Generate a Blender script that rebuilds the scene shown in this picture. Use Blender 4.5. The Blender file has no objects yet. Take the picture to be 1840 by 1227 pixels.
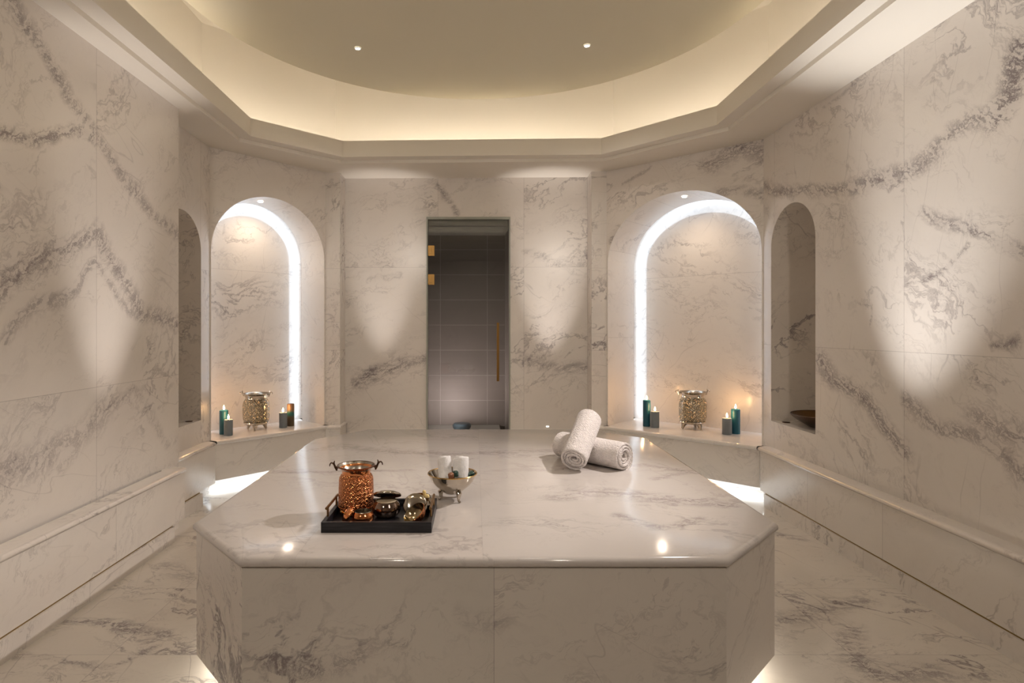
import bpy, bmesh, math, random
from mathutils import Vector, Matrix
random.seed(7)
PI = math.pi
C = bpy.context.scene.collection
S = bpy.context.scene
# ---------------------------------------------------------------- camera frame (level view camera with a shifted lens)
FPX, PX, PY, HC = 1060.0, 853.0, 590.0, 1.30
cam = bpy.data.cameras.new('camera'); co = bpy.data.objects.new('camera', cam); C.objects.link(co)
co.location = (0, 0, HC); co.rotation_euler = (PI/2, 0, 0)
cam.sensor_width = 36; cam.lens = 36*FPX/1840
cam.shift_x = (920-PX)/1840; cam.shift_y = -(613.5-PY)/1840
cam.clip_start = 0.02
S.camera = co

# ---------------------------------------------------------------- node helpers
class NT:
    def __init__(s, mat):
        mat.use_nodes = True; s.t = mat.node_tree; s.t.nodes.clear()
    def n(s, typ, **kw):
        x = s.t.nodes.new(typ)
        for k, v in kw.items(): setattr(x, k, v)
        return x
    def put(s, sock, v):
        if isinstance(v, bpy.types.NodeSocket): s.t.links.new(v, sock)
        elif v is not None: sock.default_value = v
    def m(s, op, a, b=None, c=None, clamp=False):
        x = s.n('ShaderNodeMath', operation=op, use_clamp=clamp)
        s.put(x.inputs[0], a); s.put(x.inputs[1], b)
        if c is not None: s.put(x.inputs[2], c)
        return x.outputs[0]
    def v(s, op, a, b=None, scale=None):
        x = s.n('ShaderNodeVectorMath', operation=op)
        s.put(x.inputs[0], a)
        if b is not None: s.put(x.inputs[1], b)
        if scale is not None: s.put(x.inputs['Scale'], scale)
        return x.outputs['Value'] if op in ('DOT_PRODUCT', 'LENGTH', 'DISTANCE') else x.outputs[0]
    def noise(s, vec, scale, detail=2, rough=.5, dist=0, col=False):
        x = s.n('ShaderNodeTexNoise'); s.put(x.inputs['Vector'], vec)
        x.inputs['Scale'].default_value = scale; x.inputs['Detail'].default_value = detail
        x.inputs['Roughness'].default_value = rough; x.inputs['Distortion'].default_value = dist
        return x.outputs['Color'] if col else x.outputs[0]
    def mr(s, v, a, b, c, d, smooth=False):
        x = s.n('ShaderNodeMapRange', interpolation_type='SMOOTHSTEP' if smooth else 'LINEAR')
        s.put(x.inputs[0], v)
        for i, q in enumerate((a, b, c, d)): x.inputs[i+1].default_value = q
        return x.outputs[0]
    def mix(s, f, a, b):
        x = s.n('ShaderNodeMix', data_type='RGBA')
        s.put(x.inputs[0], f); s.put(x.inputs[6], a); s.put(x.inputs[7], b)
        return x.outputs[2]
    def bsdf(s, color, rough=.5, metal=0, normal=None, **kw):
        b = s.n('ShaderNodeBsdfPrincipled'); o = s.n('ShaderNodeOutputMaterial')
        s.put(b.inputs['Base Color'], color); s.put(b.inputs['Roughness'], rough); s.put(b.inputs['Metallic'], metal)
        if normal is not None: s.put(b.inputs['Normal'], normal)
        for k, v in kw.items(): s.put(b.inputs[k.replace('_', ' ')], v)
        s.t.links.new(b.outputs[0], o.inputs[0]); return b
    def bump(s, h, strength=.3, dist=.002):
        x = s.n('ShaderNodeBump'); x.inputs['Strength'].default_value = strength; x.inputs['Distance'].default_value = dist
        s.put(x.inputs['Height'], h); return x.outputs[0]

MARB = (.74, .69, .635, 1); VEIN = (.185, .155, .16, 1)
def marble(name, vj=(), hj=(), bands=(), ang=.5, dens=1.0, seed=0, rough=.22, base=MARB, mirror=None, scale=1.0, stretch=2.4):
    """polished white marble with grey veins; uv in metres; vj / hj slab joints; bands = polylines of heavy veining in uv"""
    mat = bpy.data.materials.new(name); t = NT(mat)
    uv = t.n('ShaderNodeUVMap').outputs[0]
    sep = t.n('ShaderNodeSeparateXYZ'); t.put(sep.inputs[0], uv)
    u, v = sep.outputs[0], sep.outputs[1]
    idn = None; joint = None
    for i, q in enumerate(vj):
        g = t.m('MULTIPLY', t.m('GREATER_THAN', u, q), 3.17+i*.7); idn = g if idn is None else t.m('ADD', idn, g)
        l = t.m('LESS_THAN', t.m('ABSOLUTE', t.m('SUBTRACT', u, q)), .0014); joint = l if joint is None else t.m('MAXIMUM', joint, l)
    for i, q in enumerate(hj):
        g = t.m('MULTIPLY', t.m('GREATER_THAN', v, q), 7.31+i*.9); idn = g if idn is None else t.m('ADD', idn, g)
        l = t.m('LESS_THAN', t.m('ABSOLUTE', t.m('SUBTRACT', v, q)), .0012); joint = l if joint is None else t.m('MAXIMUM', joint, l)
    zz = t.m('ADD', idn, seed*5.3) if idn is not None else seed*5.3
    if mirror is not None:
        u2 = t.m('ABSOLUTE', t.m('SUBTRACT', u, mirror)); zz = seed*5.3
    else: u2 = u
    cx = t.n('ShaderNodeCombineXYZ'); t.put(cx.inputs[0], u2); t.put(cx.inputs[1], v); t.put(cx.inputs[2], zz)
    p0 = cx.outputs[0]
    w = t.v('SUBTRACT', t.noise(p0, 1.6*scale, 5, .6, col=True), (.5, .5, .5))
    mp = t.n('ShaderNodeMapping'); t.put(mp.inputs[0], p0); mp.inputs['Rotation'].default_value = (0, 0, -ang)
    mp.inputs['Scale'].default_value = (1, 1, 1)
    r0 = mp.outputs[0]
    pw = t.v('ADD', r0, t.v('SCALE', w, scale=.55))
    ps = t.v('MULTIPLY', pw, (1, stretch, 1))
    # clouding, veins at three scales, each patchy
    mask1 = t.mr(t.noise(t.v('MULTIPLY', r0, (.8, 1.7, 1)), 1.1*scale, 3, .55), .47, .66, 0, 1, True)
    n1 = t.noise(ps, 1.5*scale, 9, .62, .3)
    v1 = t.m('MULTIPLY', t.mr(t.m('ABSOLUTE', t.m('SUBTRACT', n1, .5)), 0, .022, 1, 0), mask1)
    n2 = t.noise(ps, 5.2*scale, 8, .66, .5)
    mask2 = t.mr(t.noise(ps, 2.1*scale, 4, .6), .47, .68, .06, 1, True)
    v2 = t.m('MULTIPLY', t.mr(t.m('ABSOLUTE', t.m('SUBTRACT', n2, .5)), 0, .026, 1, 0), mask2)
    mp2 = t.n('ShaderNodeMapping'); t.put(mp2.inputs[0], p0); mp2.inputs['Rotation'].default_value = (0, 0, -ang+1.15); mp2.inputs['Location'].default_value = (3.3, 1.7, .4)
    n3 = t.noise(t.v('ADD', t.v('MULTIPLY', mp2.outputs[0], (.5, 2.2, 1)), t.v('SCALE', w, scale=.12)), 1.5*scale, 3, .45)
    v3 = t.m('MULTIPLY', t.mr(t.m('ABSOLUTE', t.m('SUBTRACT', n3, .52)), 0, .0045, 1, 0), t.mr(t.noise(p0, 2.3, 3), .42, .6, 0, 1))
    cloud = t.mr(t.noise(ps, .9*scale, 6, .6), .46, .78, 0, 1, True)
    tot = t.m('ADD', t.m('MULTIPLY', v1, .80*dens), t.m('MULTIPLY', v2, .58*dens))
    tot = t.m('ADD', tot, t.m('MULTIPLY', v3, .42*dens)); tot = t.m('ADD', tot, t.m('MULTIPLY', cloud, .16*dens))
    # heavy vein bands
    bb = None
    if bands:
        wf = t.v('SUBTRACT', t.noise(uv, 4.5, 7, .62, col=True), (.5, .5, .5)); wl = t.v('SUBTRACT', t.noise(uv, 1.9, 3, .5, col=True), (.5, .5, .5))
        pb = t.v('ADD', t.v('ADD', uv, t.v('SCALE', wf, scale=.13)), t.v('SCALE', wl, scale=.16))
        pb = t.v('MULTIPLY', pb, (1, 1, 0))
        for poly, wid, amt in bands:
            for a, b in zip(poly[:-1], poly[1:]):
                a3 = (a[0], a[1], 0); d = Vector((b[0]-a[0], b[1]-a[1], 0)); L = d.length or 1e-3; d /= L
                q = t.v('SUBTRACT', pb, a3)
                sc = t.m('MINIMUM', t.m('MAXIMUM', t.v('DOT_PRODUCT', q, tuple(d)), 0), L)
                cl = t.n('ShaderNodeVectorMath', operation='SCALE'); cl.inputs[0].default_value = tuple(d); t.put(cl.inputs['Scale'], sc)
                dd = t.v('DISTANCE', q, cl.outputs[0])
                g = t.mr(dd, 0, wid, amt, 0, True)
                bb = g if bb is None else t.m('MAXIMUM', bb, g)
        fine = t.noise(t.v('ADD', t.v('MULTIPLY', r0, (.6, 2.7, 1)), t.v('SCALE', wf, scale=.55)), 7.0, 10, .66, .5)
        f1 = t.mr(t.m('ABSOLUTE', t.m('SUBTRACT', fine, .5)), 0, .07, 1.25, .16)
        tot = t.m('ADD', tot, t.m('MULTIPLY', bb, f1))
    if joint is not None: tot = t.m('ADD', tot, t.m('MULTIPLY', joint, .4 if rough > .11 else .12))
    tot = t.m('MINIMUM', t.m('MAXIMUM', tot, 0), .93)
    col = t.mix(tot, base, VEIN)
    tint = t.mr(t.noise(p0, 1.3, 3), .35, .7, 0, .5)
    col = t.mix(t.m('MULTIPLY', tint, .35), col, (.70, .60, .53, 1))
    b = t.bsdf(col, rough); b.inputs['IOR'].default_value = 1.5
    return mat

def simple(name, col, rough=.5, metal=0, bump=None, **kw):
    mat = bpy.data.materials.new(name); t = NT(mat)
    tc = t.n('ShaderNodeTexCoord').outputs['Object']
    c = t.mix(t.mr(t.noise(tc, 9, 4), .35, .65, 0, 1), tuple(x*.92 for x in col)+(1,), tuple(min(1, x*1.06) for x in col)+(1,))
    nrm = None
    if bump: nrm = t.bump(t.noise(tc, bump[0], 4, .6), bump[1], bump[2])
    t.bsdf(c, rough, metal, nrm, **kw); return mat
def emit(name, col, st):
    mat = bpy.data.materials.new(name); t = NT(mat)
    e = t.n('ShaderNodeEmission'); e.inputs[0].default_value = col+(1,); e.inputs[1].default_value = st
    o = t.n('ShaderNodeOutputMaterial'); t.t.links.new(e.outputs[0], o.inputs[0]); return mat

# ---------------------------------------------------------------- mesh helpers
def setp(o, label=None, cat=None, group=None, kind=None):
    for k, v in (('label', label), ('category', cat), ('group', group), ('kind', kind)):
        if v: o[k] = v
    return o
def uvmap(me, fn=None):
    L = me.uv_layers.new(name='UVMap')
    for p in me.polygons:
        n = p.normal
        if abs(n.z) > .7: f = lambda q: (q.x, q.y)
        else:
            l = math.hypot(n.x, n.y) or 1; tx, ty = -n.y/l, n.x/l
            f = lambda q: (q.x*tx+q.y*ty, q.z)
        for li in p.loop_indices:
            vi = me.loops[li].vertex_index
            L.data[li].uv = fn(vi, p) if fn else f(me.vertices[vi].co)
def mk(name, verts, faces, mat, parent=None, smooth=False, uvf=None, kind=None, ang=35):
    me = bpy.data.meshes.new(name); me.from_pydata([tuple(v) for v in verts], [], faces); me.update()
    uvmap(me, uvf)
    if mat: me.materials.append(mat)
    if smooth:
        for p in me.polygons: p.use_smooth = True
        if ang:
            bm = bmesh.new(); bm.from_mesh(me)
            for e in bm.edges:
                if len(e.link_faces) == 2 and e.calc_face_angle(0) > math.radians(ang): e.smooth = False
            bm.to_mesh(me); bm.free()
    o = bpy.data.objects.new(name, me); C.objects.link(o)
    if parent: o.parent = parent
    if kind: o['kind'] = kind
    return o
class MB:
    def __init__(s): s.v = []; s.f = []
    def add(s, v, f):
        k = len(s.v); s.v += [Vector(x) for x in v]; s.f += [tuple(i+k for i in q) for q in f]; return s
    def box(s, x0, x1, y0, y1, z0, z1):
        v = [(x, y, z) for z in (z0, z1) for y in (y0, y1) for x in (x0, x1)]
        return s.add(v, [(0, 2, 3, 1), (4, 5, 7, 6), (0, 1, 5, 4), (2, 6, 7, 3), (0, 4, 6, 2), (1, 3, 7, 5)])
    def prism(s, poly, z0, z1):          # poly counter-clockwise
        n = len(poly); v = [(x, y, z0) for x, y in poly]+[(x, y, z1) for x, y in poly]
        return s.add(v, [tuple(range(n-1, -1, -1)), tuple(range(n, 2*n))]+[(i, (i+1) % n, n+(i+1) % n, n+i) for i in range(n)])
    def lathe(s, prof, n=48, c=(0, 0), seam=True):
        k = len(s.v)
        for r, z in prof:
            for i in range(n):
                a = 2*PI*i/n; s.v.append(Vector((c[0]+r*math.cos(a), c[1]+r*math.sin(a), z)))
        for j in range(len(prof)-1):
            for i in range(n):
                a = k+j*n+i; b = k+j*n+(i+1) % n
                s.f.append((a, b, b+n, a+n))
        return s
    def tube(s, pts, r, n=10, closed=False):
        pts = [Vector(p) for p in pts]; m = len(pts); k = len(s.v)
        rr = r if isinstance(r, (list, tuple)) else [r]*m
        up = Vector((0, 0, 1)); prev = None
        for i, p in enumerate(pts):
            d = (pts[min(i+1, m-1)]-pts[max(i-1, 0)]).normalized()
            if prev is None:
                a = d.cross(up if abs(d.z) < .9 else Vector((1, 0, 0))).normalized()
            else: a = (prev-d*prev.dot(d)).normalized()
            prev = a; b = d.cross(a)
            for q in range(n):
                t = 2*PI*q/n; s.v.append(p+(a*math.cos(t)+b*math.sin(t))*rr[i])
        for i in range(m-1):
            for q in range(n):
                A = k+i*n+q; B = k+i*n+(q+1) % n; s.f.append((A, A+n, B+n, B))
        s.f.append(tuple(k+q for q in range(n))); s.f.append(tuple(k+(m-1)*n+q for q in range(n-1, -1, -1)))
        return s
    def xf(s, M):
        s.v = [M @ x for x in s.v]; return s
    def build(s, name, mat, parent=None, smooth=False, **kw): return mk(name, s.v, s.f, mat, parent, smooth, **kw)
def empty(name, loc=(0, 0, 0), rz=0, **kw):
    o = bpy.data.objects.new(name, None); C.objects.link(o); o.location = loc; o.rotation_euler = (0, 0, rz); o.empty_display_size = .05
    setp(o, **kw); return o
def offset(poly, d):                      # counter-clockwise polygon, d>0 outwards
    out = []; n = len(poly)
    for i in range(n):
        p0, p1, p2 = Vector(poly[i-1]), Vector(poly[i]), Vector(poly[(i+1) % n])
        a = (p1-p0).normalized(); b = (p2-p1).normalized()
        na = Vector((a.y, -a.x)); nb = Vector((b.y, -b.x))
        k = (na+nb); k = k/(1+na.dot(nb)); q = p1+k*d; out.append((q.x, q.y))
    return out
def bevel(o, w, seg=3):
    md = o.modifiers.new('bevel', 'BEVEL'); md.width = w; md.segments = seg; md.limit_method = 'ANGLE'; md.angle_limit = .6
    return o
# uv of the point where a photo pixel's ray meets the vertical plane through a,b (facing the room), or the level plane z
def px_wall(a, b, x, y, face):
    a = Vector((a[0], a[1])); b = Vector((b[0], b[1])); d = (b-a)
    r = Vector(((x-PX)/FPX, 1.0)); den = r.x*d.y-r.y*d.x
    D = (a.x*d.y-a.y*d.x)/den
    z = HC-(y-PY)/FPX*D; n = Vector(face).normalized()
    return ((r.x*D)*(-n.y)+D*n.x, z)
def px_level(z, x, y):
    D = (HC-z)*FPX/(y-PY); return ((x-PX)/FPX*D, D)
def bandw(a, b, face, lst): return [([px_wall(a, b, x, y, face) for x, y in pts], w, amt) for pts, w, amt in lst]
def bandl(z, lst): return [([px_level(z, x, y) for x, y in pts], w, amt) for pts, w, amt in lst]

# ---------------------------------------------------------------- plan of the room
ZS = 2.73                                   # soffit height
XL, XR = -1.93, 2.183
XL2 = -2.09
A_R, B_R = (1.203, 5.38), (2.183, 4.458)    # right diagonal wall
A_L, C_L = (-1.372, 5.42), (-2.09, 4.65)    # left diagonal wall
PL_L, PL_R = -1.237, 1.066                  # pilaster inner edges
BK_L, BK_R = (-1.25, 5.63), (1.07, 5.58)    # back wall ends
SH = .415                                   # shelf height
FRONT = -1.3

# wall panel with an arched hole: a->b runs left to right seen from the room
def arch_pts(hw, rz, zb, zs, n=24):
    p = [(-hw, zb), (-hw, zs)]
    for i in range(1, n): t = PI*(1-i/n); p.append((hw*math.cos(t), zs+rz*math.sin(t)))
    return p+[(hw, zs), (hw, zb)]
def arch_wall(name, a, b, z0, z1, sc, hw, rz, zb, zs, mat, parent=None, n=24, kind='structure'):
    a = Vector(a); b = Vector(b); L = (b-a).length; d = (b-a)/L
    P = lambda s, z: (a.x+d.x*s, a.y+d.y*s, z)
    v = []; f = []
    def quad(q): k = len(v); v.extend(P(*x) for x in q); f.append(tuple(range(k, k+len(q))))
    quad([(0, z0), (L, z0), (L, zb), (0, zb)])
    if sc-hw > 1e-4: quad([(0, zb), (sc-hw, zb), (sc-hw, z1), (0, z1)])
    if L-sc-hw > 1e-4: quad([(sc+hw, zb), (L, zb), (L, z1), (sc+hw, z1)])
    ap = arch_pts(hw, rz, zb, zs, n)[1:-1]
    for p, q in zip(ap[:-1], ap[1:]): quad([(sc+p[0], p[1]), (sc+q[0], q[1]), (sc+q[0], z1), (sc+p[0], z1)])
    return mk(name, v, f, mat, parent, kind=kind)
def arch_lining(name, a, b, sc, prof0, prof1, d0, d1, mat, parent):
    """surface joining two arch outlines lying d0 and d1 behind the wall face"""
    a = Vector(a); b = Vector(b); d = (b-a).normalized(); n = Vector((-d.y, d.x))
    P = lambda s, z, k: (a.x+d.x*(sc+s)+n.x*k, a.y+d.y*(sc+s)+n.y*k, z)
    m = len(prof0); v = [P(s, z, d0) for s, z in prof0]+[P(s, z, d1) for s, z in prof1]
    f = [(i, i+1, m+i+1, m+i) for i in range(m-1)]
    acc = [0]
    for p, q in zip(prof0[:-1], prof0[1:]): acc.append(acc[-1]+math.hypot(q[0]-p[0], q[1]-p[1]))
    return mk(name, v, f, mat, parent, True, uvf=lambda vi, p: ((d0 if vi < m else d1)+2.3*m*.01, acc[vi % m]), ang=60)
def arch_back(name, a, b, sc, prof, k, mat, parent):
    a = Vector(a); b = Vector(b); d = (b-a).normalized(); n = Vector((-d.y, d.x))
    v = [(a.x+d.x*(sc+s)+n.x*k, a.y+d.y*(sc+s)+n.y*k, z) for s, z in prof]
    return mk(name, v, [tuple(range(len(v)))], mat, parent)
def facen(a, b):
    d = (Vector(b)-Vector(a)).normalized(); return (d.y, -d.x)

# ---------------------------------------------------------------- marbles
fl = (1, 0)
m_left = marble('marble_left', vj=(3.01, 2.05), hj=(1.0,), ang=.75, dens=.62, seed=1, bands=bandw((XL, 0), (XL, 1), fl, [
    ([(0, 235), (60, 255), (110, 240), (150, 232), (172, 252)], .05, .8), ([(10, 0), (60, 60), (110, 150), (175, 240), (225, 330), (270, 390), (320, 420)], .07, .62),
    ([(0, 530), (50, 490), (100, 450), (172, 415), (215, 490), (255, 560), (320, 580)], .09, .66), ([(0, 610), (60, 570), (130, 520), (172, 470), (210, 530), (260, 575)], .05, .5),
    ([(0, 840), (60, 830), (140, 790), (190, 730)], .12, .42), ([(110, 850), (170, 760), (240, 690), (300, 800)], .05, .3)]))
m_left2 = marble('marble_left_recess', vj=(4.5,), hj=(1.75,), ang=1.9, dens=.6, seed=2)
m_right = marble('marble_right', vj=(-3.0, -2.0, -4.3), hj=(1.18,), ang=-.6, dens=.62, seed=3, bands=bandw((XR, 0), (XR, 1), (-1, 0), [
    ([(1840, 130), (1800, 190), (1740, 215), (1700, 250), (1640, 300), (1590, 320), (1530, 340), (1440, 345), (1375, 330)], .07, .66),
    ([(1840, 90), (1815, 150), (1790, 200)], .1, .95), ([(1470, 640), (1500, 690), (1560, 730), (1620, 800)], .09, .72), ([(1626, 720), (1700, 760), (1770, 790), (1840, 850)], .07, .6),
    ([(1760, 745), (1800, 770), (1840, 790)], .09, .6), ([(1660, 375), (1720, 400), (1780, 410), (1840, 440)], .05, .6), ([(1626, 510), (1700, 470), (1740, 430)], .025, .5),
    ([(1780, 615), (1830, 605)], .03, .6), ([(1480, 200), (1560, 130), (1620, 90)], .03, .4), ([(1540, 540), (1570, 550), (1560, 590)], .015, .4)]))
nR = facen(A_R, B_R); nL = facen(C_L, A_L)
m_diagR = marble('marble_diagonal_right', vj=(), hj=(), ang=.3, dens=.7, seed=4, bands=bandw(A_R, B_R, nR, [
    ([(1280, 300), (1330, 270), (1372, 280)], .14, .6), ([(1290, 350), (1330, 340), (1372, 350)], .06, .5), ([(1095, 430), (1110, 410)], .05, .7), ([(1120, 330), (1170, 300)], .03, .5)]))
m_diagL = marble('marble_diagonal_left', ang=.5, dens=.55, seed=5)
m_back = marble('marble_back', vj=(-.47, .345), hj=(1.88,), ang=.35, dens=.7, seed=6, bands=bandw(BK_L, BK_R, (0, -1), [
    ([(620, 690), (660, 665), (720, 650), (766, 630)], .1, .62), ([(918, 645), (980, 660), (1056, 650)], .09, .5), ([(766, 335), (790, 370), (800, 390)], .05, .6),
    ([(918, 455), (980, 470), (1040, 460)], .05, .4), ([(640, 500), (700, 490)], .04, .4)]))
m_pil = marble('marble_pilaster', hj=(1.85, 1.1), ang=1.25, dens=1.0, seed=7, vj=())
m_nicheL = marble('marble_niche_left', hj=(1.82,), ang=-.25, dens=.75, seed=9, bands=bandw((C_L[0]-.37, C_L[1]+.34), (A_L[0]-.37, A_L[1]+.34), nL, [
    ([(405, 475), (450, 480), (520, 480)], .05, .6), ([(380, 620), (430, 640), (500, 635), (530, 625)], .1, .5), ([(375, 550), (410, 565)], .04, .5)]))
m_nicheR = marble('marble_niche_right', hj=(1.78,), ang=.2, dens=.7, seed=11, bands=bandw((A_R[0]+.42, A_R[1]+.45), (B_R[0]+.42, B_R[1]+.45), nR, [
    ([(1190, 508), (1240, 500), (1280, 505), (1330, 530), (1372, 545)], .05, .8), ([(1180, 420), (1260, 430), (1350, 440)], .08, .3)]))
m_jamb = marble('marble_jamb', hj=(.8, 1.6, 1.9, 2.2, 2.5, 2.9), ang=.4, dens=.45, seed=8)
m_small = marble('marble_small_niche', hj=(1.9,), ang=.4, dens=1.05, seed=12, base=(.72, .66, .585, 1))
m_shelf = marble('marble_shelf', ang=.2, dens=.35, seed=13, rough=.12)
m_low = marble('marble_low_panel', vj=(2.0, 3.02, -2.0, -3.06, -3.75), ang=.9, dens=.5, seed=14)
m_plinth = marble('marble_plinth', vj=(1.6, 2.8, -2.1, -3.2), ang=1.2, dens=.9, seed=15)
m_nose = marble('marble_moulding', vj=(2.9, 2.2, -2.5, -3.4), ang=.6, dens=.6, seed=16, rough=.18)
m_slab = marble('marble_slab', vj=(-.565, .026), hj=(2.97,), ang=-.08, dens=.5, seed=17, rough=.10, base=(.58, .54, .51, 1), bands=bandl(.58, [
    ([(600, 800), (700, 812), (860, 815), (1000, 810), (1100, 800)], .09, .42), ([(480, 850), (600, 848), (740, 845)], .035, .5),
    ([(1020, 845), (1150, 835), (1260, 850)], .04, .45), ([(1000, 890), (1100, 885), (1200, 900), (1300, 905)], .11, .5),
    ([(1120, 925), (1180, 945), (1260, 930)], .05, .55), ([(420, 985), (500, 975), (560, 990)], .015, .4), ([(1180, 860), (1240, 845)], .05, .4)]))
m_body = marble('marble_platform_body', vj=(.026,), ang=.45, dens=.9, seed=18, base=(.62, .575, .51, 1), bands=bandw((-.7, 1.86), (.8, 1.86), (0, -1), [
    ([(430, 1165), (500, 1190), (560, 1200), (640, 1180)], .05, .5), ([(560, 1190), (700, 1170)], .03, .35), ([(800, 1100), (880, 1120)], .05, .25)]))
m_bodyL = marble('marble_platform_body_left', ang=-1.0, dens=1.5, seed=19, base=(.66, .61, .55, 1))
m_floor = marble('marble_floor', ang=-.15, vj=(-1.45, 1.5), hj=(2.35, 2.95, 3.7), dens=1.05, seed=20, rough=.16, base=(.68, .63, .56, 1), bands=bandl(0, [
    ([(100, 1120), (200, 1125), (290, 1140)], .05, .7), ([(180, 1125), (230, 1135)], .05, .9), ([(300, 1020), (340, 1040)], .1, .5), ([(20, 1180), (200, 1195), (280, 1160)], .03, .6),
    ([(1395, 1115), (1450, 1110), (1500, 1090), (1560, 1080)], .09, .6), ([(1540, 1130), (1530, 1180), (1580, 1215), (1700, 1210)], .09, .6), ([(1395, 960), (1440, 970)], .1, .5)]))
def plain(name, col, rough=.8):
    mat = bpy.data.materials.new(name); t = NT(mat); t.bsdf(col+(1,), rough); return mat
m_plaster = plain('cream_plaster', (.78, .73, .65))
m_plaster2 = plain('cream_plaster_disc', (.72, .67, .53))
m_gold = simple('brushed_brass', (.30, .17, .055), .33, 1)
m_dark = simple('dark_gap', (.18, .14, .10), .7)
LED = (.80, .90, 1.0)

# ---------------------------------------------------------------- floor and walls
fl_o = mk('floor', [(-3.2, FRONT, 0), (3.2, FRONT, 0), (3.2, 6.0, 0), (-3.2, 6.0, 0)], [(0, 1, 2, 3)], m_floor, kind='structure')
def vwall(name, a, b, z0, z1, mat, parent=None, kind='structure'):     # a->b left to right seen from inside
    return mk(name, [(a[0], a[1], z0), (b[0], b[1], z0), (b[0], b[1], z1), (a[0], a[1], z1)], [(0, 1, 2, 3)], mat, parent, kind=kind)
wl = MB()
wl.add([(XL, FRONT, 0), (XL, 3.845, 0), (XL, 3.845, ZS), (XL, FRONT, ZS)], [(0, 1, 2, 3)])
wl.add([(XL, 3.845, 0), (XL2, 3.845, 0), (XL2, 3.845, ZS), (XL, 3.845, ZS)], [(0, 1, 2, 3)])
wl.build('wall_left', m_left, kind='structure')
hw, sc = .29, 4.215-3.845
wl2 = arch_wall('wall_left_recess', (XL2, 3.845), C_L, 0, ZS, sc, hw, .27, .60, 1.88, m_left2)
pr = arch_pts(hw, .27, .60, 1.88)
arch_lining('niche_lining', (XL2, 3.845), C_L, sc, pr+[pr[0]], pr+[pr[0]], 0, .5, m_small, wl2)
arch_back('niche_back', (XL2, 3.845), C_L, sc, pr, .5, m_small, wl2)
LR = (Vector(B_R)-Vector(A_R)).length; LL = (Vector(A_L)-Vector(C_L)).length
# right wall with its small niche (a->b left to right seen from the room: far end first)
a, b = B_R, (XR, FRONT); sc = B_R[1]-4.062
wr = arch_wall('wall_right', a, b, 0, ZS, sc, .283, .283, .62, 1.88, m_right)
pr = arch_pts(.283, .283, .62, 1.88)
arch_lining('niche_lining', a, b, sc, pr+[pr[0]], pr+[pr[0]], 0, .5, m_small, wr)
arch_back('niche_back', a, b, sc, pr, .5, m_small, wr)

def big_niche(name, a, b, hw, rz, zs, jamb, back, mat, matn, led_parent_name):
    L = (Vector(b)-Vector(a)).length; sc = L/2
    w = arch_wall(name, a, b, SH, ZS, sc, hw, rz, SH, zs, mat, n=36)
    p0 = arch_pts(hw, rz, SH, zs, 36); e = .06
    p1 = arch_pts(hw+e, rz+e, SH, zs, 36)
    pin = arch_pts(hw-.10, rz-.10, SH, zs, 36)
    arch_lining('niche_jamb', a, b, sc, p0, p0, 0, jamb, m_jamb, w)
    arch_lining('channel_lip', a, b, sc, p0, p1, jamb, jamb+.004, m_jamb, w)
    arch_lining('channel_lining', a, b, sc, p1, p1, jamb+.004, back, matn, w)
    arch_back('niche_back', a, b, sc, p1, back, matn, w)
    # raised centre panel of the back, its edge makes the crisp line beside the light
    arch_lining('panel_edge', a, b, sc, pin, pin, back-.052, back, matn, w)
    arch_back('niche_panel', a, b, sc, pin, back-.052, matn, w)
    # light strip hidden behind the lip, facing inwards and back
    q0 = arch_pts(hw+e-.004, rz+e-.004, SH+.004, zs, 36); q1 = arch_pts(hw+e-.004, rz+e-.004, SH+.004, zs, 36)
    arch_lining('led_strip', a, b, sc, q0, q1, jamb+.012, jamb+.040, m_led_n, w)
    # shelf floor continues under the niche (part of the shelf thing)
    return w
m_led_n = emit('led_niche', (.66, .81, 1.0), 12.5)
wdR = big_niche('wall_back_right', A_R, B_R, LR/2-.012, .545, 1.895, .48, .60, m_diagR, m_nicheR, '')
wdL = big_niche('wall_back_left', C_L, A_L, LL/2-.012, .49, 1.925, .38, .50, m_diagL, m_nicheL, '')

# pilasters and back wall with door opening
DX0, DX1, DZ = -.459, .338, 2.357
for nm, x0, x1, y0 in (('trim_1', A_L[0], PL_L, 5.42), ('trim_2', PL_R, A_R[0], 5.38)):
    m = MB(); xi = PL_L if x0 < 0 else PL_R
    m.add([(x0, y0, 0), (x1, y0, 0), (x1, y0, ZS), (x0, y0, ZS)], [(0, 1, 2, 3)])
    if x0 < 0: m.add([(xi, y0, 0), (xi, 5.64, 0), (xi, 5.64, ZS), (xi, y0, ZS)], [(0, 1, 2, 3)])
    else: m.add([(xi, 5.60, 0), (xi, y0, 0), (xi, y0, ZS), (xi, 5.60, ZS)], [(0, 1, 2, 3)])
    m.build(nm, m_pil, kind='structure')
def yb(x): return BK_L[1]+(x-BK_L[0])/(BK_R[0]-BK_L[0])*(BK_R[1]-BK_L[1])
m = MB()
for x0, x1, z0, z1 in ((BK_L[0], DX0, 0, ZS), (DX1, BK_R[0], 0, ZS), (DX0, DX1, DZ, ZS)):
    m.add([(x0, yb(x0), z0), (x1, yb(x1), z0), (x1, yb(x1), z1), (x0, yb(x0), z1)], [(0, 1, 2, 3)])
D2 = .16
m.add([(DX0, yb(DX0), 0), (DX0, yb(DX0)+D2, 0), (DX0, yb(DX0)+D2, DZ), (DX0, yb(DX0), DZ)], [(3, 2, 1, 0)])
m.add([(DX1, yb(DX1), 0), (DX1, yb(DX1)+D2, 0), (DX1, yb(DX1)+D2, DZ), (DX1, yb(DX1), DZ)], [(0, 1, 2, 3)])
m.add([(DX0, yb(DX0), DZ), (DX0, yb(DX0)+D2, DZ), (DX1, yb(DX1)+D2, DZ), (DX1, yb(DX1), DZ)], [(0, 1, 2, 3)])
m.build('wall_back', m_back, kind='structure')
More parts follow.
